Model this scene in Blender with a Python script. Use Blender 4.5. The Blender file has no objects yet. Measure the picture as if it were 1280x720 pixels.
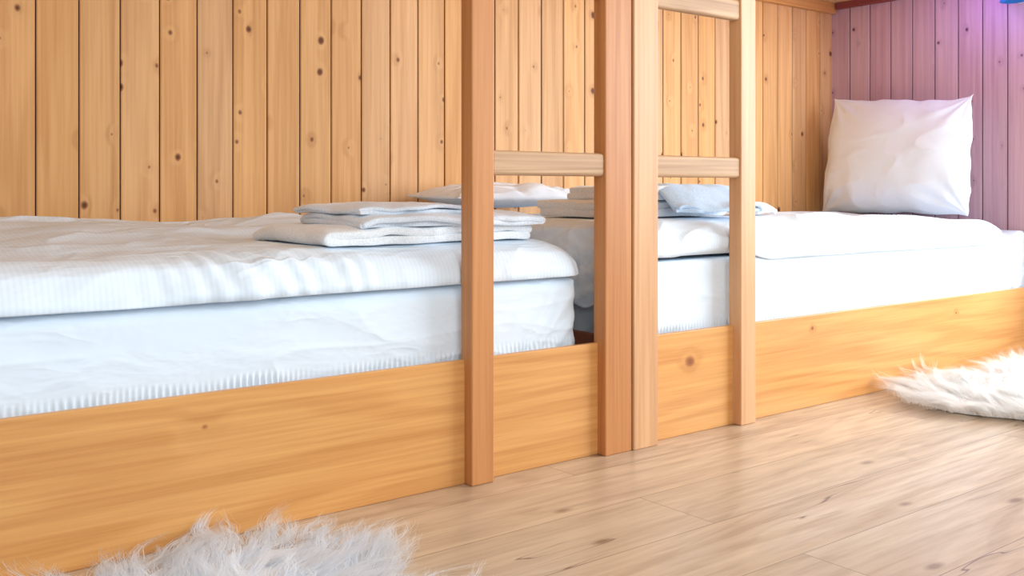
import bpy, bmesh, math, random
import numpy as np
from mathutils import Vector, noise, Matrix, Euler

random.seed(4); rng=np.random.default_rng(7)
scene=bpy.context.scene
COL=scene.collection
try:
    scene.view_settings.view_transform='Standard'
    scene.view_settings.look='None'
except Exception as e: print(e)

# ------------------------------------------------ helpers
def link(o): COL.objects.link(o); return o
WORLD={}
def setp(o,loc,parent=None):
    WORLD[o.name]=Vector(loc)
    if parent is not None:
        o.parent=parent; o.location=Vector(loc)-WORLD[parent.name]
    else: o.location=loc
def meta(o,label=None,cat=None,kind=None,group=None):
    if label: o["label"]=label
    if cat: o["category"]=cat
    if kind: o["kind"]=kind
    if group: o["group"]=group
def empty(name,loc,parent=None):
    o=bpy.data.objects.new(name,None); o.empty_display_size=.1; link(o); setp(o,loc,parent); return o
def mesh_obj(name,verts,faces,loc=(0,0,0),mat=None,parent=None,smooth=False):
    me=bpy.data.meshes.new(name); me.from_pydata(verts,[],faces); me.update()
    if smooth: me.polygons.foreach_set('use_smooth',[True]*len(me.polygons))
    o=bpy.data.objects.new(name,me); link(o); setp(o,loc,parent)
    if mat: me.materials.append(mat)
    return o
def box(name,x0,x1,y0,y1,z0,z1,mat,parent=None,bev=.004):
    c=Vector(((x0+x1)/2,(y0+y1)/2,(z0+z1)/2)); a,b,d=(x1-x0)/2,(y1-y0)/2,(z1-z0)/2
    v=[(sx*a,sy*b,sz*d) for sx in(-1,1) for sy in(-1,1) for sz in(-1,1)]
    f=[(0,1,3,2),(4,6,7,5),(0,4,5,1),(2,3,7,6),(0,2,6,4),(1,5,7,3)]
    o=mesh_obj(name,v,f,c,mat,parent)
    if bev:
        m=o.modifiers.new('b','BEVEL'); m.width=bev; m.segments=3
        o.data.polygons.foreach_set('use_smooth',[True]*6)
        w=o.modifiers.new('w','WEIGHTED_NORMAL')
    return o

# ------------------------------------------------ materials
class NT:
    def __init__(s,name):
        s.m=bpy.data.materials.new(name); s.m.use_nodes=True; s.t=s.m.node_tree; s.t.nodes.clear()
        s.out=s.n('ShaderNodeOutputMaterial'); s.b=s.n('ShaderNodeBsdfPrincipled'); s.l(s.b.outputs[0],s.out.inputs[0])
    def n(s,t,**k):
        x=s.t.nodes.new(t)
        for a,b in k.items(): setattr(x,a,b)
        return x
    def l(s,a,b): s.t.links.new(a,b)
    def inp(s,node,i,v):
        if isinstance(v,bpy.types.NodeSocket): s.l(v,node.inputs[i])
        else: node.inputs[i].default_value=v
    def math(s,op,a,b=0.0,c=None,clamp=False):
        x=s.n('ShaderNodeMath',operation=op); x.use_clamp=clamp
        s.inp(x,0,a); s.inp(x,1,b)
        if c is not None: s.inp(x,2,c)
        return x.outputs[0]
    def vmath(s,op,a,b):
        x=s.n('ShaderNodeVectorMath',operation=op); s.inp(x,0,a); s.inp(x,1,b); return x.outputs[0]
    def noise(s,vec,scale=1,detail=4,rough=.5,dist=0):
        x=s.n('ShaderNodeTexNoise'); s.inp(x,'Vector',vec); x.inputs['Scale'].default_value=scale
        x.inputs['Detail'].default_value=detail; x.inputs['Roughness'].default_value=rough; x.inputs['Distortion'].default_value=dist
        return x.outputs[0]
    def mix(s,f,a,b,blend='MIX'):
        x=s.n('ShaderNodeMix',data_type='RGBA',blend_type=blend); s.inp(x,0,f); s.inp(x,6,a); s.inp(x,7,b); return x.outputs[2]
    def ss(s,v,a,b,lo=0,hi=1):
        x=s.n('ShaderNodeMapRange',interpolation_type='SMOOTHSTEP'); s.inp(x,0,v)
        x.inputs[1].default_value=a; x.inputs[2].default_value=b; x.inputs[3].default_value=lo; x.inputs[4].default_value=hi
        return x.outputs[0]
    def bump(s,h,strength=.3,dist=.01,prev=None):
        x=s.n('ShaderNodeBump'); x.inputs['Strength'].default_value=strength; x.inputs['Distance'].default_value=dist
        s.inp(x,'Height',h)
        if prev is not None: s.l(prev,x.inputs['Normal'])
        return x.outputs[0]
def rgb(r,g,b):
    f=lambda c:((c/255+.055)/1.055)**2.4 if c>10 else c/255/12.92
    return (f(r),f(g),f(b),1)

def wood(name,axis,light,dark,knotcol=(70,30,12),kmax=.07,kthr=.5,kscale=6.5,kaspect=.8,attr=None,rough=.45,ringamt=.3,var=.12,ringf=18,plane=None,acr=7.0,spots=()):
    N=NT(name); tc=N.n('ShaderNodeTexCoord'); oi=N.n('ShaderNodeObjectInfo')
    base=N.vmath('ADD',tc.outputs['Object'],oi.outputs['Location']); world=base
    r=None
    if attr:
        a=N.n('ShaderNodeAttribute'); a.attribute_name=attr; r=a.outputs['Fac']
        cb=N.n('ShaderNodeCombineXYZ')
        N.l(N.math('MULTIPLY',r,3.7),cb.inputs[0]);N.l(N.math('MULTIPLY',r,5.1),cb.inputs[1]);N.l(N.math('MULTIPLY',r,17.3),cb.inputs[2])
        base=N.vmath('ADD',base,cb.outputs[0])
    ai='XYZ'.index(axis)
    def st(al,ac): 
        v=[ac]*3; v[ai]=al; return tuple(v)
    wob=N.noise(base,30,2)
    vk=N.vmath('MULTIPLY',base,st(kscale*kaspect,kscale))
    vo=N.n('ShaderNodeTexVoronoi'); vo.inputs['Scale'].default_value=1
    if plane:
        vo.voronoi_dimensions='2D'
        sp=N.n('ShaderNodeSeparateXYZ'); N.l(vk,sp.inputs[0]); cc=N.n('ShaderNodeCombineXYZ')
        N.l(sp.outputs['XYZ'.index(plane[0])],cc.inputs[0]); N.l(sp.outputs['XYZ'.index(plane[1])],cc.inputs[1]); N.l(cc.outputs[0],vo.inputs['Vector'])
    else: N.l(vk,vo.inputs['Vector'])
    wobc=N.math('MULTIPLY',N.math('SUBTRACT',wob,.5),.05)
    d=N.math('ADD',vo.outputs['Distance'],wobc)
    sep=N.n('ShaderNodeSeparateColor'); N.l(vo.outputs['Color'],sep.inputs[0])
    rr=N.math('SUBTRACT',sep.outputs[0],kthr)
    size=N.math('MULTIPLY',N.math('POWER',N.math('MAXIMUM',N.math('MULTIPLY',rr,1/(1-kthr)),0.0),1.7),kmax)
    gate=N.ss(rr,0,.03)
    dk=N.math('SUBTRACT',d,size)
    knot=N.math('MULTIPLY',N.ss(dk,.0,.024,1,0),gate)
    core=N.math('MULTIPLY',N.ss(dk,-.03,.0,1,0),gate)
    halo=N.math('MULTIPLY',N.ss(d,.03,.24,1,0),gate)
    for (sx,sy,sz,rad_) in spots:
        dv=N.vmath('MULTIPLY',N.vmath('SUBTRACT',world,(sx,sy,sz)),(.8,0,1))
        ln=N.n('ShaderNodeVectorMath',operation='LENGTH'); N.l(dv,ln.inputs[0])
        dd=N.math('ADD',ln.outputs['Value'],N.math('MULTIPLY',wobc,.25))
        knot=N.math('MAXIMUM',knot,N.ss(dd,rad_*.7,rad_*1.4,1,0))
        core=N.math('MAXIMUM',core,N.ss(dd,rad_*.3,rad_*.9,.6,0))
        halo=N.math('MAXIMUM',halo,N.ss(dd,rad_,rad_*4,1,0))
    g=N.noise(N.vmath('MULTIPLY',base,st(2.0,90)),1,5,.6,.2)
    big=N.noise(N.vmath('MULTIPLY',base,st(.45,acr)),1,2,.4,.1)
    ph=N.math('ADD',N.math('MULTIPLY',big,float(ringf)*2),N.math('MULTIPLY',halo,3.0))
    ring=N.ss(N.math('SINE',ph,0),-.6,1.0)
    mixf=N.math('ADD',N.math('MULTIPLY',ring,ringamt),N.math('MULTIPLY',N.ss(g,.3,.75),.45),clamp=True)
    col=N.mix(mixf,rgb(*light),rgb(*dark))
    blot=N.noise(N.vmath('MULTIPLY',base,st(.8,2.2)),1.3,3)
    hs=N.n('ShaderNodeHueSaturation'); N.l(col,hs.inputs['Color'])
    val=N.math('ADD',N.math('MULTIPLY',N.math('SUBTRACT',blot,.5),var*1.8),1.0)
    if attr: val=N.math('ADD',val,N.math('MULTIPLY',N.math('SUBTRACT',N.math('FRACT',N.math('MULTIPLY',r,7.77)),.5),var*1.3))
    N.l(val,hs.inputs['Value'])
    if attr: N.l(N.math('ADD',.94,N.math('MULTIPLY',N.math('FRACT',N.math('MULTIPLY',r,3.33)),.12)),hs.inputs['Saturation'])
    col=N.mix(N.math('MULTIPLY',halo,.10),hs.outputs[0],rgb(*[int(c*.8) for c in dark]))
    col=N.mix(N.math('MULTIPLY',knot,.8),col,rgb(*[int((a+b)/2) for a,b in zip(knotcol,dark)]))
    col=N.mix(N.math('MULTIPLY',core,.9),col,rgb(*knotcol))
    N.l(col,N.b.inputs['Base Color']); N.b.inputs['Roughness'].default_value=rough
    N.b.inputs['Specular IOR Level'].default_value=.35
    N.l(N.bump(g,.10,.002),N.b.inputs['Normal'])
    return N.m

M_wall=wood('pine_wall','Z',(232,182,126),(198,140,86),(96,46,24),attr='rnd',rough=.6,ringamt=.3,var=.12,plane='XZ',kmax=.075,kthr=.22,kscale=6.8)
M_wallr=wood('pine_wall_flare_tint','Z',(212,176,184),(180,138,154),(80,36,60),attr='rnd',rough=.6,ringamt=.25,var=.10,plane='YZ',kmax=.06,kthr=.5,kscale=6.8)  # lilac flare over the right wall is tinted into the wood colour
M_board=wood('pine_rail','X',(226,168,102),(192,126,66),(120,60,40),kmax=.001,kthr=.97,kscale=3.2,rough=.33,ringamt=.28,var=.16,ringf=26,plane='XZ',acr=6,spots=((2.305,2.067,.222,.015),(2.93,2.067,.27,.006),(3.9,2.067,.25,.006)))
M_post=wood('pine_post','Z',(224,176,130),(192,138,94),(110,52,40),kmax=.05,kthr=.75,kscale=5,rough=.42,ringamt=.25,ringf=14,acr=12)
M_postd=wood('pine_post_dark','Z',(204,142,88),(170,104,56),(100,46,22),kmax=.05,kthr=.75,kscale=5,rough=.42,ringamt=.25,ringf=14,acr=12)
M_rung=wood('worn_rung','X',(206,170,134),(150,110,78),kmax=.001,kthr=.9,rough=.55,ringamt=.3,ringf=30,acr=14)
M_red=wood('red_stained_trim','Y',(150,76,74),(112,50,50),kmax=.001,kthr=.9,rough=.5)
M_ceil=wood('ceiling_pine','X',(236,200,150),(214,166,114),kmax=.06,kthr=.5,rough=.6)

def floor_mat():
    N=NT('oak_laminate'); tc=N.n('ShaderNodeTexCoord'); o=tc.outputs['Object']
    br=N.n('ShaderNodeTexBrick'); N.l(o,br.inputs['Vector']); br.offset=.37; br.offset_frequency=2
    for k,v in {'Scale':1,'Mortar Size':.0013,'Mortar Smooth':.2,'Bias':0,'Brick Width':2.1,'Row Height':.235}.items(): br.inputs[k].default_value=v
    br.inputs['Color1'].default_value=(0,0,0,1); br.inputs['Color2'].default_value=(1,1,1,1); br.inputs['Mortar'].default_value=(.5,.5,.5,1)
    sep=N.n('ShaderNodeSeparateColor'); N.l(br.outputs['Color'],sep.inputs[0]); r=sep.outputs[0]
    cb=N.n('ShaderNodeCombineXYZ'); N.l(N.math('MULTIPLY',r,7.0),cb.inputs[0]); N.l(N.math('MULTIPLY',r,3.0),cb.inputs[2])
    b=N.vmath('ADD',o,cb.outputs[0])
    g=N.noise(N.vmath('MULTIPLY',b,(3.0,42,42)),1,6,.6,.2)
    big=N.noise(N.vmath('MULTIPLY',b,(.8,4.0,4.5)),1,3,.5,.4)
    ring=N.ss(N.math('SINE',N.math('MULTIPLY',big,54.0)),-.2,1)
    f=N.math('ADD',N.math('MULTIPLY',N.ss(g,.3,.72),.5),N.math('MULTIPLY',ring,.25),clamp=True)
    col=N.mix(f,rgb(206,185,158),rgb(162,136,110))
    col=N.mix(N.math('MULTIPLY',N.ss(big,.50,.70),.3),col,rgb(148,116,88))
    cr=N.noise(N.vmath('MULTIPLY',b,(1.1,15,15)),1,2,.4,.2)
    gate=N.ss(N.noise(N.vmath('MULTIPLY',b,(1.6,3.5,4)),1,1),.56,.60)
    crack=N.math('MULTIPLY',N.ss(N.math('ABSOLUTE',N.math('SUBTRACT',cr,.5)),.0,.009,1,0),gate)
    col=N.mix(N.math('MULTIPLY',crack,.85),col,rgb(84,56,38))
    vo=N.n('ShaderNodeTexVoronoi'); vo.voronoi_dimensions='2D'; N.l(N.vmath('MULTIPLY',b,(1.9,4.2,1)),vo.inputs['Vector']); vo.inputs['Scale'].default_value=1
    kd=N.math('ADD',vo.outputs['Distance'],N.math('MULTIPLY',g,.08))
    sv=N.n('ShaderNodeSeparateColor'); N.l(vo.outputs['Color'],sv.inputs[0])
    kk=N.math('MULTIPLY',N.ss(kd,.05,.12,.7,0),N.ss(sv.outputs[0],.45,.55))
    col=N.mix(kk,col,rgb(106,72,48))
    hs=N.n('ShaderNodeHueSaturation'); N.l(col,hs.inputs['Color']); N.l(N.math('ADD',.94,N.math('MULTIPLY',r,.12)),hs.inputs['Value'])
    col=N.mix(N.math('MULTIPLY',br.outputs['Fac'],.7),hs.outputs[0],rgb(96,70,50))
    N.l(col,N.b.inputs['Base Color'])
    N.l(N.ss(g,.3,.8,.28,.42),N.b.inputs['Roughness'])
    N.b.inputs['Specular IOR Level'].default_value=.85
    h=N.math('SUBTRACT',N.math('MULTIPLY',g,.5),N.math('ADD',N.math('MULTIPLY',br.outputs['Fac'],1.0),crack))
    N.l(N.bump(h,.12,.002),N.b.inputs['Normal'])
    return N.m
M_floor=floor_mat()

def cloth(name,col,stripes=False,terry=False,wr=.12,st=(1,1,1),wscale=7,rough=.85,crease=0,cst=(3,8,8)):
    N=NT(name); tc=N.n('ShaderNodeTexCoord'); o=tc.outputs['Object']
    c=rgb(*col)
    N.b.inputs['Roughness'].default_value=rough; N.b.inputs['Specular IOR Level'].default_value=.2
    cc=None
    w=N.noise(N.vmath('MULTIPLY',o,st),wscale,3,.55,.4)
    nrm=N.bump(w,wr,.03)
    if crease:
        w2=N.noise(N.vmath('MULTIPLY',o,cst),1.4,2,.5,.9)
        rd=N.math('POWER',N.math('SUBTRACT',1.0,N.math('ABSOLUTE',N.math('MULTIPLY',N.math('SUBTRACT',w2,.5),4.5)),clamp=True),2.5)
        gt=N.ss(N.noise(o,3.1,1),.42,.6)
        nrm=N.bump(N.math('MULTIPLY',rd,gt),crease,.012,nrm)
    if stripes:
        sx=N.n('ShaderNodeSeparateXYZ'); N.l(o,sx.inputs[0])
        s=N.math('SINE',N.math('MULTIPLY',sx.outputs[0],2*math.pi/.012))
        s=N.ss(s,-.3,.3)
        cc=N.mix(s,c,rgb(*[min(255,int(x*.986)) for x in col]))
        N.l(N.ss(s,0,1,.6,.8),N.b.inputs['Roughness'])
    if terry:
        t=N.noise(o,240,2,.6)
        cc=N.mix(N.ss(t,.35,.65),rgb(*[int(x*.94) for x in col]),c)
        nrm=N.bump(t,.18,.002,nrm)
        N.b.inputs['Sheen Weight'].default_value=.3
    if cc is not None: N.l(cc,N.b.inputs['Base Color'])
    else: N.b.inputs['Base Color'].default_value=c
    N.l(nrm,N.b.inputs['Normal'])
    return N.m
M_sheet=cloth('white_cotton_sheet',(226,238,249),wr=.3,st=(1,1,2.2),wscale=5,crease=.22,cst=(2.2,4,5))
M_duvet=cloth('white_striped_satin',(230,243,255),stripes=True,wr=.45,st=(1,2,2),wscale=4.5,rough=.7,crease=.3,cst=(2.5,6,6))
M_pillow=cloth('white_pillowcase',(238,245,254),wr=.35,wscale=5,crease=.12,cst=(4,4,4))
M_tw=cloth('white_terry',(242,247,252),terry=True,wr=.25,wscale=12)
M_tg=cloth('pale_grey_terry',(230,239,249),terry=True,wr=.25,wscale=12)
M_tb=cloth('pale_blue_terry',(202,228,254),terry=True,wr=.25,wscale=12)
def plain(name,col,rough=.5,emit=None,es=1):
    N=NT(name); tc=N.n('ShaderNodeTexCoord'); n=N.noise(tc.outputs['Object'],30,2)
    N.l(N.mix(N.math('MULTIPLY',n,.15),rgb(*col),rgb(*[int(c*.8) for c in col])),N.b.inputs['Base Color'])
    N.b.inputs['Roughness'].default_value=rough
    if emit: N.b.inputs['Emission Color'].default_value=rgb(*emit); N.b.inputs['Emission Strength'].default_value=es
    return N.m
M_white=plain('painted_plaster',(236,232,226),.8)
M_groove=plain('groove_shadow_wood',(84,42,22),.9)
M_shade=plain('shaded_end_board',(132,78,58),.7)  # shade of the gap between the beds put into this dark colour
M_teal=plain('teal_lamp_shade',(20,120,190),.4,(20,90,200),.1)
M_frame=plain('white_window_frame',(240,240,240),.4)

# ------------------------------------------------ room constants
D=2.067; WY=3.117; XR=4.590; XL=-.629
def plank_wall(name,edges,along,base,z0,z1,facing,mat,thick=.02):
    verts=[];faces=[];rn=[];mi=[]
    bev=.003; gap=.0018; dep=.009
    for i in range(len(edges)-1):
        a,b=sorted((edges[i],edges[i+1])); a+=gap;b-=gap
        prof=[(a,dep),(a,bev),(a+bev,0),(b-bev,0),(b,bev),(b,dep)]
        r=random.random(); s=len(verts)
        for z in (z0,z1):
            for (t,dd) in prof:
                q=base-facing*dd
                verts.append((t,q,z) if along=='X' else (q,t,z)); rn.append(r)
        for k in range(5): 
            faces.append((s+k,s+k+1,s+6+k+1,s+6+k)); mi.append(1 if k in(0,4) else 0)
    s=len(verts); lo,hi=min(edges),max(edges)
    for (t,dd,z) in [(lo,dep,z0),(hi,dep,z0),(hi,dep,z1),(lo,dep,z1),(lo,dep+thick,z0),(hi,dep+thick,z0),(hi,dep+thick,z1),(lo,dep+thick,z1)]:
        q=base-facing*dd; verts.append((t,q,z) if along=='X' else (q,t,z)); rn.append(.5)
    faces+= [(s,s+1,s+2,s+3),(s+4,s+7,s+6,s+5),(s,s+4,s+5,s+1),(s+3,s+2,s+6,s+7),(s,s+3,s+7,s+4),(s+1,s+5,s+6,s+2)]; mi+=[1]*6
    o=mesh_obj(name,verts,faces,(0,0,0),mat); o.data.materials.append(M_groove); o.data.polygons.foreach_set('material_index',mi)
    at=o.data.attributes.new('rnd','FLOAT','POINT'); at.data.foreach_set('value',rn)
    bm=bmesh.new(); bm.from_mesh(o.data); bmesh.ops.recalc_face_normals(bm,faces=bm.faces); bm.to_mesh(o.data); bm.free()
    meta(o,kind='structure'); return o
ex=[.68+.119*n for n in range(-11,33)]+[XR+.012]
plank_wall('wall_back',ex,'X',WY,0,2.5,-1,M_wall)
ey=[WY+.012]+[WY-.108-.117*n for n in range(0,9)]+[1.96]
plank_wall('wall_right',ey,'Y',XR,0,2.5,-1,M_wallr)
ey2=[1.96+.1157*n for n in range(11)]
plank_wall('wall_left',ey2,'Y',XL,0,2.5,1,M_wall)
def struct(o): meta(o,kind='structure'); return o
struct(box('wall_right_lower',XR,XR+.1,-1.2,1.96,0,.45,M_white,bev=0))
struct(box('wall_right_upper',XR,XR+.1,-1.2,1.96,2.2,2.5,M_white,bev=0))
def window_frame():
    V=[];F=[]
    def bx(x0,x1,y0,y1,z0,z1):
        s=len(V)
        for x in(x0,x1):
            for y in(y0,y1):
                for z in(z0,z1): V.append((x,y,z))
        for f in [(0,1,3,2),(4,6,7,5),(0,4,5,1),(2,3,7,6),(0,2,6,4),(1,5,7,3)]: F.append(tuple(s+i for i in f))
    x0,x1=XR+.02,XR+.08; y0,y1=-1.2,1.96
    bx(x0,x1,y0,y1,.45,.52);bx(x0,x1,y0,y1,2.13,2.2)
    for y in (-1.2,-.15,.87,1.89): bx(x0,x1,y,y+.07,.52,2.13)
    return struct(mesh_obj('window_1',V,F,(0,0,0),M_frame))
window_frame()
o=box('floor',XL-.6,XR+.1,-1.6,WY+.03,-.05,0,M_floor,bev=0); struct(o)
o=box('ceiling',XL-.03,XR+.1,-.2,WY+.03,2.5,2.55,M_ceil,bev=0); struct(o)

# ------------------------------------------------ bunk beds
def bunk(name,label,x0,x1,lad,mats,railtop=.316):
    e=empty(name,((x0+x1)/2,2.55,0)); meta(e,label,'bunk bed',group='built-in pine bunk beds')
    box('side_rail',x0,x1,D,D+.018,0.0,railtop,M_board,e,.003)
    box('wall_rail',x0,x1,WY-.03,WY-.002,.2,.288,M_board,e,.002)
    V=[];F=[]
    n=14
    for i in range(n):
        xa=x0+.06+(x1-x0-.14)*i/(n-1)-.02; xb=xa+.07
        s=len(V)
        for x in(xa,xb):
            for y in(D+.019,WY-.031):
                for z in(.268,.290): V.append((x,y,z))
        for f in [(0,1,3,2),(4,6,7,5),(0,4,5,1),(2,3,7,6),(0,2,6,4),(1,5,7,3)]: F.append(tuple(s+k for k in f))
    mesh_obj('slatted_base',V,F,WORLD[e.name],M_board,e).data.transform(Matrix.Translation(-WORLD[e.name]))
    box('upper_side_rail',x0,x1,D,D+.022,1.68,1.92,M_board,e,.003)
    box('upper_base',x0,x1,D+.026,WY-.036,1.735,1.76,M_ceil,e,.0)
    box('upper_wall_rail',x0,x1,WY-.035,WY-.002,1.68,1.735,M_board,e,.003)
    l=empty('ladder',((lad[0][0]+lad[1][1])/2,D-.03,0),e)
    for (a,b,ya,yb),mt in zip(lad,mats):
        box('ladder_post',a,b,ya,yb,0,1.98,mt,l,.004)
    ra,rb=lad[0][1],lad[1][0]
    for zb,zt in ((.787,.852),(1.288,1.353)):
        box('rung',ra-.004,rb+.004,D-.028,D+.006,zb,zt,M_rung,l,.010)
    return e
PF,PB=2.034,2.084
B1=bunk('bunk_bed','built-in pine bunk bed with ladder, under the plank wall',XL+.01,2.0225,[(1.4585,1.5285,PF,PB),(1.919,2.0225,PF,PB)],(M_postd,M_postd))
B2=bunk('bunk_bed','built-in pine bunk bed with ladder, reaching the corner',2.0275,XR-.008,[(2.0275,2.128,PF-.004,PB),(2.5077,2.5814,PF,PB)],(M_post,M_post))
box('end_board',1.958,1.980,D+.03,WY-.04,.0,.33,M_shade,B1,.003)
box('red_trim',XR-.03,XR-.002,1.99,WY-.04,1.70,1.734,M_red,B2,.003)

# ------------------------------------------------ soft goods
def fb(x,y,z=0): return noise.noise(Vector((x,y,z)))
def ridge(x,y,z=0,p=5):
    w=fb(x*.5+7,y*.5,z)*.5
    return max(0,1-abs(noise.noise(Vector((x+w,y-w,z))))*2.2)**p
def sstep(a,b,x):
    t=min(max((x-a)/(b-a),0),1); return t*t*(3-2*t)
def soft(name,x0,x1,y0,y1,zb,top,r=.055,nx=260,ny=130,mat=None,disp=None,edge=None,label=None,cat=None,zmidf=.5,rc=.09,lower=1.5):
    def dens(n):
        s=np.linspace(-1,1,n); return (np.sin(s*math.pi/2)*.6+s*.4)*.5+.5
    ss_=dens(nx); ts=dens(ny)
    def prof(d): 
        q=min(max(d/r,0),1); return math.sqrt(max(0,1-(1-q)**2))
    V=[];iT={};iB={}
    for i,s in enumerate(ss_):
        for j,t in enumerate(ts):
            x=x0+(x1-x0)*s; y=y0+(y1-y0)*t
            dx=min(x-x0,x1-x); dy=min(y-y0,y1-y)
            e=prof(dx)*prof(dy)
            if dx<rc and dy<rc:
                a,b=1-dx/rc,1-dy/rc; m=math.hypot(a,b)
                if m>1e-6:
                    k=max(a,b)/m
                    cx=x0+rc if x-x0<x1-x else x1-rc; cy=y0+rc if y-y0<y1-y else y1-rc
                    x=cx+(x-cx)*k; y=cy+(y-cy)*k
            oz=0
            zt=top(x,y)
            if edge: 
                ox,oy,oz=edge(x,y,s,t); x+=ox; y+=oy
            zm=zb+(zt-zb)*zmidf
            border=i in(0,nx-1) or j in(0,ny-1)
            if border:
                iT[i,j]=iB[i,j]=len(V); V.append((x,y,zm+oz))
            else:
                iT[i,j]=len(V); V.append((x,y,zm+(zt-zm)*e+oz))
                iB[i,j]=len(V); V.append((x,y,zm-(zm-zb)*min(1,e*lower)+oz))
    F=[]
    for i in range(nx-1):
        for j in range(ny-1):
            F.append((iT[i,j],iT[i+1,j],iT[i+1,j+1],iT[i,j+1]))
            F.append((iB[i,j],iB[i,j+1],iB[i+1,j+1],iB[i+1,j]))
    c=Vector(((x0+x1)/2,(y0+y1)/2,zb))
    o=mesh_obj(name,V,F,c,mat,smooth=True); o.data.transform(Matrix.Translation(-c))
    if disp:
        me=o.data; me.update()
        nv=[v.normal.copy() for v in me.vertices]
        for v,n in zip(me.vertices,nv):
            w=v.co+c
            if n.z<-.3: continue
            v.co+=n*disp(w,n)
        me.update()
    if label: meta(o,label,cat)
    return o

def matt_disp(seed,x1):
    def f(w,n):
        side=1-abs(n.z)
        d=.003*fb(w.x*3,w.y*3,w.z*5+seed)*(1 if side>.3 else .5)
        if side>.3:
            hem=sstep(.342,.318,w.z+.012*fb(w.x*7,3,seed))*max(0,.5+.9*fb(w.x*6,0,seed))
            d+=hem*.0034*math.sin((w.x+w.y)*2*math.pi/.014+5*fb(w.x*10,w.z*4,seed))*side
            up=sstep(.49,.43,w.z)
            d+=.005*ridge(w.x*1.4+w.z*4.5,w.z*5-w.x*1.3,seed+w.y*3,4)*side*up
            d+=.003*ridge(w.x*1.8+w.z*9,w.z*8-w.x*2.2,seed+w.y*3+5,4)*side*up
            q=math.exp(-((w.x-(x1-.10))/.13)**2)
            a=(x1+.03-w.x)*1.0+(w.z-.50)*.9
            d+=.006*q*math.sin(a*85+3*fb(w.x*5,w.z*5,seed))*side*sstep(.50,.46,w.z)*(.5+fb(w.x*9,w.z*9,seed+4))
        return d
    return f
def mattress(name,x0,x1,y0,y1,zb,zt,label,seed,rise=None,r=.035):
    nx=int((x1-x0)/.0032); nz=50
    V=[];F=[]
    per=[]
    def arc(cx,cy,a0):
        for k in range(1,8): a=a0+math.pi/2*k/8; per.append((cx+r*math.cos(a),cy+r*math.sin(a)))
    for k in range(nx+1): per.append((x0+r+(x1-x0-2*r)*k/nx,y0))
    arc(x1-r,y0+r,-math.pi/2)
    n2=150
    for k in range(n2+1): per.append((x1,y0+r+(y1-y0-2*r)*k/n2))
    arc(x1-r,y1-r,0)
    for k in range(101): per.append((x1-r-(x1-x0-2*r)*k/100,y1))
    arc(x0+r,y1-r,math.pi/2)
    for k in range(n2+1): per.append((x0,y1-r-(y1-y0-2*r)*k/n2))
    arc(x0+r,y0+r,math.pi)
    P=len(per)
    zs=[(0.012,0),(.005,.004)]
    for k in range(nz): zs.append((0,.01+(zt-zb-.01-r)*k/(nz-1)))
    for k in range(1,9):
        a=math.pi/2*k/8; zs.append((r*(1-math.cos(a)),zt-zb-r+r*math.sin(a)))
    for kk in (.08,.16,.26,.36): zs.append((kk,zt-zb))
    cx,cy=(x0+x1)/2,(y0+y1)/2
    for ins,z in zs:
        for (x,y) in per:
            if ins:
                dx=x-cx;dy=y-cy
                x=cx+math.copysign(min(abs(dx),(x1-x0)/2-ins),dx); y=cy+math.copysign(min(abs(dy),(y1-y0)/2-ins),dy)
            zz=zb+z
            if rise: zz+=rise(x,y)*z/(zt-zb)
            V.append((x,y,zz))
    R=len(zs)
    for a in range(R-1):
        for k in range(P):
            F.append((a*P+k,a*P+(k+1)%P,(a+1)*P+(k+1)%P,(a+1)*P+k))
    F.append(tuple((R-1)*P+k for k in range(P))); F.append(tuple(reversed(range(P))))
    c=Vector((cx,cy,zb))
    o=mesh_obj(name,V,F,c,M_sheet,smooth=True); o.data.transform(Matrix.Translation(-c)); o.data.update()
    f=matt_disp(seed,x1)
    nv=[v.normal.copy() for v in o.data.vertices]
    for v,n in zip(o.data.vertices,nv):
        w=v.co+c
        if n.z<-.5 or w.x>XR-.02: continue
        v.co+=n*f(w,n)
    o.data.update(); meta(o,label,'mattress')
    return o
mattress('mattress',-.14,1.887,D+.042,WY-.045,.292,.502,'mattress in a white fitted sheet with gathered hem',1)
mattress('mattress',2.03,XR-.005,D+.040,WY-.045,.292,.530,'mattress in a smooth white sheet reaching the wall',5,rise=lambda x,y:.035*sstep(4.43,4.56,x),r=.018)

def d1top(x,y):
    t=(y-D)/(WY-D)
    z=.612+.048*sstep(.25,.95,t)+.020*fb(x*2.2,y*2.2,3)
    k=sstep(1.0,1.15,x)*sstep(2.75,2.6,y)
    z=z*(1-k)+.610*k
    z-=.03*sstep(.9,-.1,x)*sstep(.5,0,t)
    return z
def d1disp(w,n):
    k=sstep(1.02,1.12,w.x)*sstep(2.76,2.66,w.y)*max(n.z,0)*sstep(2.12,2.16,w.y)
    a=.012*ridge(w.x*1.3+w.y*.4,w.y*3.4,1.1,3)+.012*fb(w.x*2.2,w.y*5,w.z*4)+.005*fb(w.x*7,w.y*6,w.z*6)+.005*ridge(w.x*3.2,w.y*6-w.x,4.1,3)
    q=math.exp(-((w.x-.98)/.24)**2)*math.exp(-((w.y-2.14)/.08)**2)
    a+=.007*q*math.sin(w.x*105+6*fb(w.x*4,w.y*8,3)+w.y*40)*(.6+fb(w.x*9,w.y*9,7))
    side=max(0,-n.y)+max(0,n.x)
    a+=side*(.004*fb(w.x*7+w.z*6,w.z*10+w.y*9,2.0)+.004*fb(w.x*3,w.z*30,5.0))
    return a*(1-k)
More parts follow.
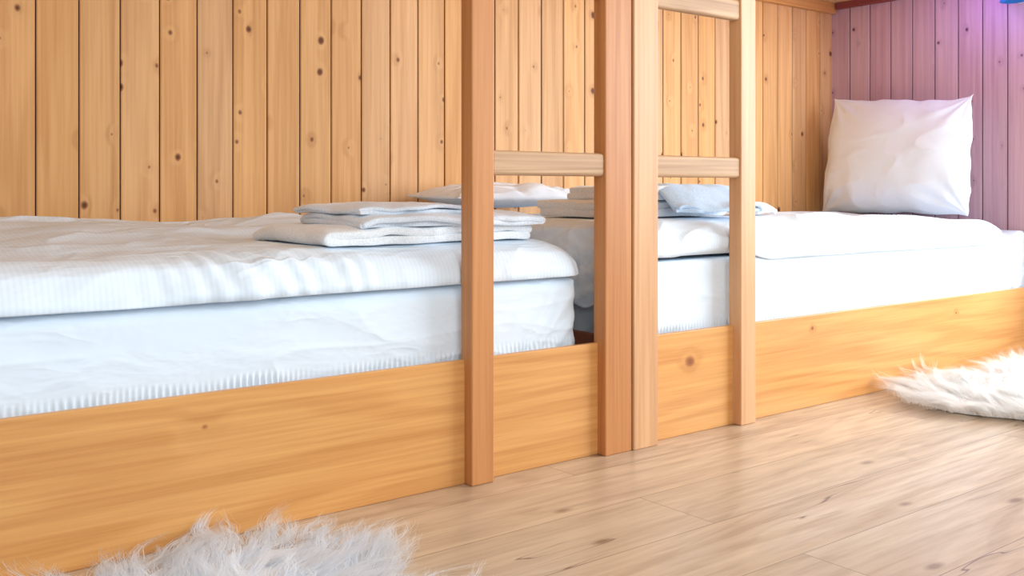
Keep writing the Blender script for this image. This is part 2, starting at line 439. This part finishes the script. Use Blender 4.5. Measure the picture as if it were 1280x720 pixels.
def d1edge(x,y,s,t):
    f=1-sstep(0,.2,t); g=1-sstep(0,.03,t)
    near=math.exp(-((x-1.49)/.08)**2)
    return (.010*fb(x*2,y*3,4)*(1 if s>.5 else 0), (.010*fb(x*2.3,1.5,0)+.004*fb(x*9,2.5,0))*f*(1-near)+.006*near*f,(.008*fb(x*1.7,5.5,0)-.017)*g)
soft('duvet',-.16,1.91,D+.024,WY-.03,.511,d1top,mat=M_duvet,disp=d1disp,edge=d1edge,label='thick white striped duvet spread over the mattress',cat='duvet',nx=500,ny=200,zmidf=.14,r=.13,rc=.07)

def d2top(x,y):
    t=(y-D)/(WY-D)
    z=.650+.014*sstep(.3,.9,t)+.014*fb(x*2.5,y*2.5,13)
    z-=.038*sstep(3.2,4.2,x)
    k=sstep(3.12,3.02,x)*sstep(2.16,2.24,y)
    z=z*(1-k)+.655*k
    return z
def d2disp(w,n):
    k=sstep(3.14,3.05,w.x)*sstep(2.18,2.26,w.y)*max(n.z,0)
    b=sstep(3.0,2.6,w.x)
    a=.012*ridge(w.x*1.5,w.y*4.0,21.1,3)+.011*fb(w.x*2.4,w.y*5,w.z*5+3)+.006*fb(w.x*7,w.y*6,w.z*6+3)
    side=max(0,-n.y)+max(0,-n.x)
    a+=side*(.006*fb(w.x*5+w.z*4,w.z*26+w.y*8,12.0)+.012*b*(ridge(w.x*4+w.z*8,w.z*16-w.x*3+w.y*5,3.0,2)-.5))
    a*=(1-k)
    if n.y<0: a=min(a,max(0.0,(w.y-2.087))+.002)
    return a
def d2edge(x,y,s,t):
    f=1-sstep(0,.16,t); g=1-sstep(0,.032,t); h=1-sstep(0,.014,s)
    m=sstep(2.55,2.75,x)*sstep(4.40,4.2,x)
    m2=sstep(2.45,2.2,x)*(.5+.9*fb(x*9,3,0))
    return (.012*fb(x*2,y*3,14)*(1 if s>.5 else 0),(.004*fb(x*2.0,11.5,0))*f,-.040*m*g-.03*max(0,m2)*g+.006*fb(x*2,8,0)*g-(.14+.04*fb(y*7,2,1))*h)
soft('duvet',1.992,4.43,D+.026,WY-.03,.543,d2top,mat=M_duvet,disp=d2disp,edge=d2edge,label='white striped duvet spread flat under the pillow',cat='duvet',nx=500,ny=200,zmidf=.20,r=.10,rc=.10)

def pillow(name,W,H,T,label,mat,seed,nu=120,nv=100,ear=.05,sag=.0,taper=0,skew=0):
    V=[];T_={};B_={}
    for i in range(nu):
        for j in range(nv):
            u0=-1+2*i/(nu-1); v0=-1+2*j/(nv-1)
            u=math.sin(u0*math.pi/2)*.35+u0*.65; v=math.sin(v0*math.pi/2)*.35+v0*.65
            x=W/2*u*(1-ear*(1-abs(v)**8) + (.045*(1-v*v) if skew else 0))*(1-taper*(v+1)/2)
            y=H/2*v*(1-ear*1.6*(1-abs(u)**12)*(1 if v>0 else .2))
            if skew:
                y-=skew*.014*u*(v+1); x+=skew*.030*(1-u)/2*(v+1)/2
                if v<0: x*=1-.04*abs(v)**8
                y-=.022*(max(0,-u)**6)*max(0,v)**3
            x+=.014*fb(v*3,u*.5,seed)*abs(u)**4; y+=.012*fb(u*3.4,v*.5,seed+3)*abs(v)**4
            h=T/2*(max(0,1-abs(u)**2.6)**.72)*(max(0,1-abs(v)**2.6)**.66)
            h*=1+sag*(-v)*.3
            cr=.012*fb(u*1.6,v*1.6,seed+5)+.005*ridge(u*1.3+v*.8,v*2.4-u*.4,seed,2)
            cr+=.006*math.sin((v*3+u*9)+4*fb(u*2,v*2,seed+8))*sstep(.1,-.9,v)
            for (cu,cv) in ((1,1),(-1,1),(1,-1),(-1,-1)):
                dd=math.hypot(u-cu,v-cv); a=math.atan2(v-cv,u-cu)
                cr+=.009*math.exp(-(dd/.5)**2)*math.cos(a*13+seed)
            if i in(0,nu-1) or j in(0,nv-1):
                T_[i,j]=B_[i,j]=len(V); V.append((x,y,.012*fb(u*6,v*6,seed)))
            else:
                m=min(1,h/(T*.2))
                T_[i,j]=len(V); V.append((x,y,h+cr*m+.0015)); B_[i,j]=len(V); V.append((x,y,-h*.85-.0015))
    F=[]
    for i in range(nu-1):
        for j in range(nv-1):
            F.append((T_[i,j],T_[i+1,j],T_[i+1,j+1],T_[i,j+1])); F.append((B_[i,j],B_[i,j+1],B_[i+1,j+1],B_[i+1,j]))
    o=mesh_obj(name,V,F,(0,0,0),mat,smooth=True); meta(o,label,'pillow'); return o
p=pillow('pillow',.80,.585,.26,'plump square white pillow standing against the plank wall',M_pillow,2,sag=.8,ear=.06,taper=.05,skew=1)
Rm=Matrix(((0,0,-1),(-1,0,0),(0,1,0))).to_4x4()
p.matrix_world=Matrix.Translation((4.42,2.655,.922))@Matrix.Rotation(math.radians(5),4,'Y')@Rm
p2=pillow('pillow',.62,.32,.09,'flat white pillow lying on the duvet beside the wall',M_pillow,11,ear=.03)
p2.location=(2.22,2.92,.724); p2.rotation_euler=(math.radians(1),0,math.radians(1))

def towel(name,x0,x1,y0,y1,z0,th,layers,mat,label,seed,amp=.004,rot=0,group=None,shift=.06,fold_left=True,drape=0,wild=1.0,cat='towel'):
    L=x1-x0; gap=th; V=[];F=[]
    R_=random.Random(seed)
    path=[]; rr=gap/2
    for k in range(layers):
        ins=shift*R_.random() if k else 0
        a,b=(0,L-ins)
        xs=np.linspace(a,b,44) if k%2==0 else np.linspace(b,a,44)
        if not fold_left: xs=L-xs
        z=gap*(k+.5)
        for x in xs: path.append((x,z,k))
        if k<layers-1:
            xe=xs[-1]; sgn=1 if xs[-1]>xs[0] else -1
            for q in range(1,10):
                an=-math.pi/2+math.pi*q/10
                path.append((xe+sgn*rr*1.7*math.cos(an),z+rr+rr*math.sin(an),k+.5))
    n=48; m=len(path)
    cy=(y0+y1)/2; Ht=gap*layers
    for i,(px,pz,k) in enumerate(path):
        for j in range(n):
            t=j/(n-1); y=(y0-cy)+(y1-y0)*t
            x=px-L/2
            e=abs(2*t-1)**3
            wx=x+wild*.014*fb(y*7,k*2.3,seed)*(.3+abs(x)/L*2); wy=y+wild*(.024*fb(x*3,k*1.6,seed+3)+.010*fb(x*15,k*3.1,seed+4))*e
            lift=pz/Ht
            z=pz+lift*(amp*(.8+fb(x*5,y*6,seed)*2.0+fb(x*15,y*13,seed+6)*1.3)+amp*ridge(x*4,y*3,seed+2,2))
            z-=lift*.022*wild*abs(2*t-1)**6*(.5+fb(x*7,k*.4,seed))
            z-=lift*.016*wild*(abs(2*x/L)**6)*(.5+fb(y*6,k*.4,seed+8))
            if drape: z-=drape*sstep(.45,.05,t)
            V.append((wx,wy,z))
    for i in range(m-1):
        for j in range(n-1): F.append((i*n+j,i*n+j+1,(i+1)*n+j+1,(i+1)*n+j))
    o=mesh_obj(name,V,F,((x0+x1)/2,cy,z0),mat,smooth=True)
    s=o.modifiers.new('s','SOLIDIFY'); s.thickness=th*1.08; s.offset=0
    b=o.modifiers.new('ss','SUBSURF'); b.levels=2; b.render_levels=2
    o.rotation_euler=(0,0,math.radians(rot))
    meta(o,label,cat,group=group); return o
G1='folded towels stacked on the striped duvet'
towel('towel',1.14,1.76,2.17,2.60,.613,.020,2,M_tw,'folded white terry towel at the bottom of the stack',1,group=G1,rot=1,amp=.004,fold_left=False,wild=.8)
towel('towel',1.22,1.79,2.16,2.54,.656,.015,2,M_tg,'folded pale grey terry towel with rumpled edges',4,group=G1,rot=-2,amp=.005,wild=1.2)
towel('towel',1.22,1.60,2.20,2.54,.688,.010,2,M_tg,'thin crumpled pale grey hand towel on top',8,group=G1,rot=3,amp=.006,wild=1.3)
G2='folded towels beside the ladder on the second bunk'
towel('towel',2.16,2.70,2.28,2.62,.662,.026,2,M_tw,'folded white bath towel lying on the duvet',12,group=G2,rot=0,amp=.002,wild=.8)
towel('towel',2.24,2.64,2.27,2.56,.718,.022,2,M_tw,'smaller folded white towel in the stack',15,group=G2,rot=2,amp=.002,wild=.8)
towel('towel',2.38,2.74,2.16,2.44,.740,.011,2,M_tb,'rumpled pale blue terry towel draped over the stack',18,group=G2,rot=-4,amp=.005,drape=.062,wild=1.6)
towel('washcloth',2.86,3.02,2.28,2.44,.668,.014,2,M_tw,'small rumpled white washcloth on the duvet',22,rot=8,amp=.006,wild=1.6)

# ------------------------------------------------ sheepskin rugs
def fur_mat(name,base,tip):
    N=NT(name); a=N.n('ShaderNodeAttribute'); a.attribute_name='tt'; b=N.n('ShaderNodeAttribute'); b.attribute_name='rr'
    col=N.mix(N.ss(a.outputs['Fac'],0,.6),rgb(*base),rgb(*tip))
    hs=N.n('ShaderNodeHueSaturation'); N.l(col,hs.inputs['Color']); N.l(N.math('ADD',.92,N.math('MULTIPLY',b.outputs['Fac'],.10)),hs.inputs['Value'])
    df=N.n('ShaderNodeBsdfDiffuse'); N.l(hs.outputs[0],df.inputs[0])
    tr=N.n('ShaderNodeBsdfTranslucent'); N.l(hs.outputs[0],tr.inputs[0])
    mx=N.n('ShaderNodeMixShader'); mx.inputs[0].default_value=.5; N.l(df.outputs[0],mx.inputs[1]); N.l(tr.outputs[0],mx.inputs[2]); N.l(mx.outputs[0],N.out.inputs[0])
    N.t.nodes.remove(N.b)
    return N.m
def rug(cx,cy,rx,ry,rot,label,seed,base,tip,nclump,flen,flow,zf=1.0,push=.9):
    R=np.random.default_rng(seed)
    def rad(th): return 1+.13*np.cos(4*(th-math.radians(45)))+.05*np.cos(3*th+seed)+.04*np.cos(7*th+seed)
    cr,sr=math.cos(math.radians(rot)),math.sin(math.radians(rot))
    def w(a,b): 
        x=a*rx;y=b*ry; return cx+x*cr-y*sr, cy+x*sr+y*cr
    n=72; V=[(cx,cy,.014)]; F=[]
    for ring in (.33,.66,.84,.91):
        for k in range(n):
            th=2*math.pi*k/n; r=rad(th)*ring; x,y=w(r*math.cos(th),r*math.sin(th))
            y=min(y,D-.02)
            V.append((x,y,.014 if ring<.9 else .003))
    for k in range(n):
        F.append((0,1+k,1+(k+1)%n))
        for q in range(3): F.append((1+q*n+k,1+(q+1)*n+k,1+(q+1)*n+(k+1)%n,1+q*n+(k+1)%n))
    hide=mesh_obj('sheepskin_rug',V,F,(cx,cy,0),plain('hide_%d'%seed,(235,235,236),.9),smooth=True)
    hide.data.transform(Matrix.Translation((-cx,-cy,0)))
    meta(hide,label,'rug')
    th=R.uniform(0,2*math.pi,nclump); rr=np.sqrt(R.uniform(0,1,nclump))
    a=rr*rad(th)*np.cos(th); b=rr*rad(th)*np.sin(th)
    X,Y=w(a,b); Y=np.minimum(Y,D-.02-R.uniform(0,.03,nclump))
    ox=X-cx; oy=Y-cy; on=np.hypot(ox,oy)+1e-6
    fx=ox/on*rr**2*1.4+flow[0]; fy=oy/on*rr**2*1.4+flow[1]
    for i in range(nclump):
        v=noise.noise_vector(Vector((X[i]*8,Y[i]*8,seed)))
        fx[i]+=v.x*1.9; fy[i]+=v.y*1.9
    fn=np.hypot(fx,fy)+1e-6; k=np.minimum(1.1,fn)/fn; fx*=k; fy*=k
    S=24; M=nclump*S; SEG=6
    ci=np.repeat(np.arange(nclump),S)
    jit=R.normal(0,.011,(M,2))
    L=flen*R.uniform(.5,1.35,nclump)[ci]*R.uniform(.8,1.05,M)
    rootx=X[ci]+jit[:,0]; rooty=np.minimum(Y[ci]+jit[:,1],D-.012)
    dx=fx[ci]+R.normal(0,.06,M); dy=fy[ci]+R.normal(0,.06,M)
    ph=R.uniform(0,6.28,nclump)[ci]
    ang=R.uniform(0,math.pi,M); sx=np.cos(ang); sy=np.sin(ang)
    wd=R.uniform(.0005,.0012,M)
    edge_low=(rr[ci]**4)
    vs=np.zeros((M,SEG+1,2,3),np.float32); tt=np.zeros((M,SEG+1,2),np.float32)
    for s in range(SEG+1):
        t=s/SEG
        cxx=.014*np.sin(ph+t*6)*t; cyy=.014*np.cos(ph*1.3+t*6)*t
        hx=L*(t*.3+.7*t*t)*dx*.95; hy=L*(t*.3+.7*t*t)*dy*.95
        z=.012+zf*L*(t*1.05-.62*t*t*np.clip(np.hypot(dx,dy),.05,1.1))*(1-.3*edge_low)
        px=rootx-jit[:,0]*.88*t+hx+cxx; py=rooty-jit[:,1]*.88*t+hy+cyy
        over=np.maximum(py-(D-.006),0); py=py-over; z=z+over*push
        z=np.maximum(z,.003)
        w_=wd*(1-t*.88)
        for q,sg in enumerate((-1,1)):
            vs[:,s,q,0]=px+sg*sx*w_-cx; vs[:,s,q,1]=py+sg*sy*w_-cy; vs[:,s,q,2]=z
        tt[:,s,:]=t
    nv=M*(SEG+1)*2
    idx=np.arange(nv).reshape(M,SEG+1,2)
    q=np.stack([idx[:,:-1,0],idx[:,:-1,1],idx[:,1:,1],idx[:,1:,0]],-1).reshape(-1,4)
    me=bpy.data.meshes.new('fleece'); me.vertices.add(nv); me.vertices.foreach_set('co',vs.reshape(-1))
    nf=len(q); me.loops.add(nf*4); me.loops.foreach_set('vertex_index',q.reshape(-1).astype(np.int32))
    me.polygons.add(nf); me.polygons.foreach_set('loop_start',np.arange(0,nf*4,4,dtype=np.int32)); me.polygons.foreach_set('loop_total',np.full(nf,4,np.int32))
    me.update(calc_edges=True)
    at=me.attributes.new('tt','FLOAT','POINT'); at.data.foreach_set('value',tt.reshape(-1))
    rv=np.repeat(R.uniform(0,1,nclump)[ci],(SEG+1)*2).astype(np.float32)
    at=me.attributes.new('rr','FLOAT','POINT'); at.data.foreach_set('value',rv)
    me.materials.append(fur_mat('fur_%d'%seed,base,tip))
    f=bpy.data.objects.new('fleece',me); link(f); setp(f,(cx,cy,0),hide); meta(f,kind='stuff')
    return hide
rug(.575,1.55,.50,.46,2,'fluffy white sheepskin rug with long grey-tipped fleece',3,(246,250,255),(250,252,255),1350,.115,(.1,.15),zf=.55,push=.5)
rug(3.74,1.45,.62,.57,-4,'fluffy cream white sheepskin rug pushed against the bed rail',6,(251,249,246),(253,252,250),2700,.115,(-.2,.1),zf=1.05)

# ------------------------------------------------ wall lamp at the bunk head
lp=empty('wall_lamp',(XR-.001,2.13,1.62)); meta(lp,'small blue reading lamp fixed to the plank wall','lamp')
def lathe(name,prof,loc,rot,mat,parent,n=40):
    V=[];F=[]
    for (r,z) in prof:
        for k in range(n): V.append((r*math.cos(2*math.pi*k/n),r*math.sin(2*math.pi*k/n),z))
    for a in range(len(prof)-1):
        for k in range(n): F.append((a*n+k,a*n+(k+1)%n,(a+1)*n+(k+1)%n,(a+1)*n+k))
    o=mesh_obj(name,V,F,loc,mat,parent,smooth=True); o.rotation_euler=rot; return o
lathe('wall_plate',[(0.001,0),(.035,0),(.035,.012),(.01,.018),(.01,.05)],(XR-.001,2.13,1.63),(0,-math.pi/2,0),M_frame,lp)
lathe('lamp_shade',[(.012,.06),(.03,.05),(.055,-.02),(.05,-.02),(.026,.045)],(XR-.075,2.13,1.615),(0,0,0),M_teal,lp)

# ------------------------------------------------ lights
def area(name,loc,target,sx,sy,P,col):
    l=bpy.data.lights.new(name,'AREA'); l.shape='RECTANGLE'; l.size=sx; l.size_y=sy; l.energy=P; l.color=col
    o=bpy.data.objects.new(name,l); link(o); o.location=loc
    o.rotation_euler=(Vector(target)-Vector(loc)).to_track_quat('-Z','Y').to_euler(); return o
area('window_light',(XR+.25,.45,1.35),(2.8,1.4,.3),2.6,1.6,160,(.84,.92,1))
area('room_light',(.4,-1.4,1.9),(1.6,2.5,.6),3.0,1.6,60,(.94,.98,1))
l=bpy.data.lights.new('violet_fill','POINT'); l.energy=3.8; l.color=(.26,.18,1); l.shadow_soft_size=.10  # added violet fill floating beside the wall lamp, tints the right wall
o=bpy.data.objects.new('violet_fill',l); link(o); o.location=(XR-.27,2.20,1.62)
w=bpy.data.worlds.new('world'); scene.world=w; w.use_nodes=True
bg=w.node_tree.nodes['Background']; bg.inputs[0].default_value=(.80,.91,1,1); bg.inputs[1].default_value=.62

# ------------------------------------------------ camera
cam=bpy.data.cameras.new('camera'); co=bpy.data.objects.new('camera',cam); link(co)
cam.sensor_width=36; cam.lens=1240/1280*36; cam.shift_y=-(360-237)/1280; cam.clip_start=.02
co.location=(0,0,.75); co.rotation_euler=(math.pi/2,0,math.radians(52.05-90))
scene.camera=co
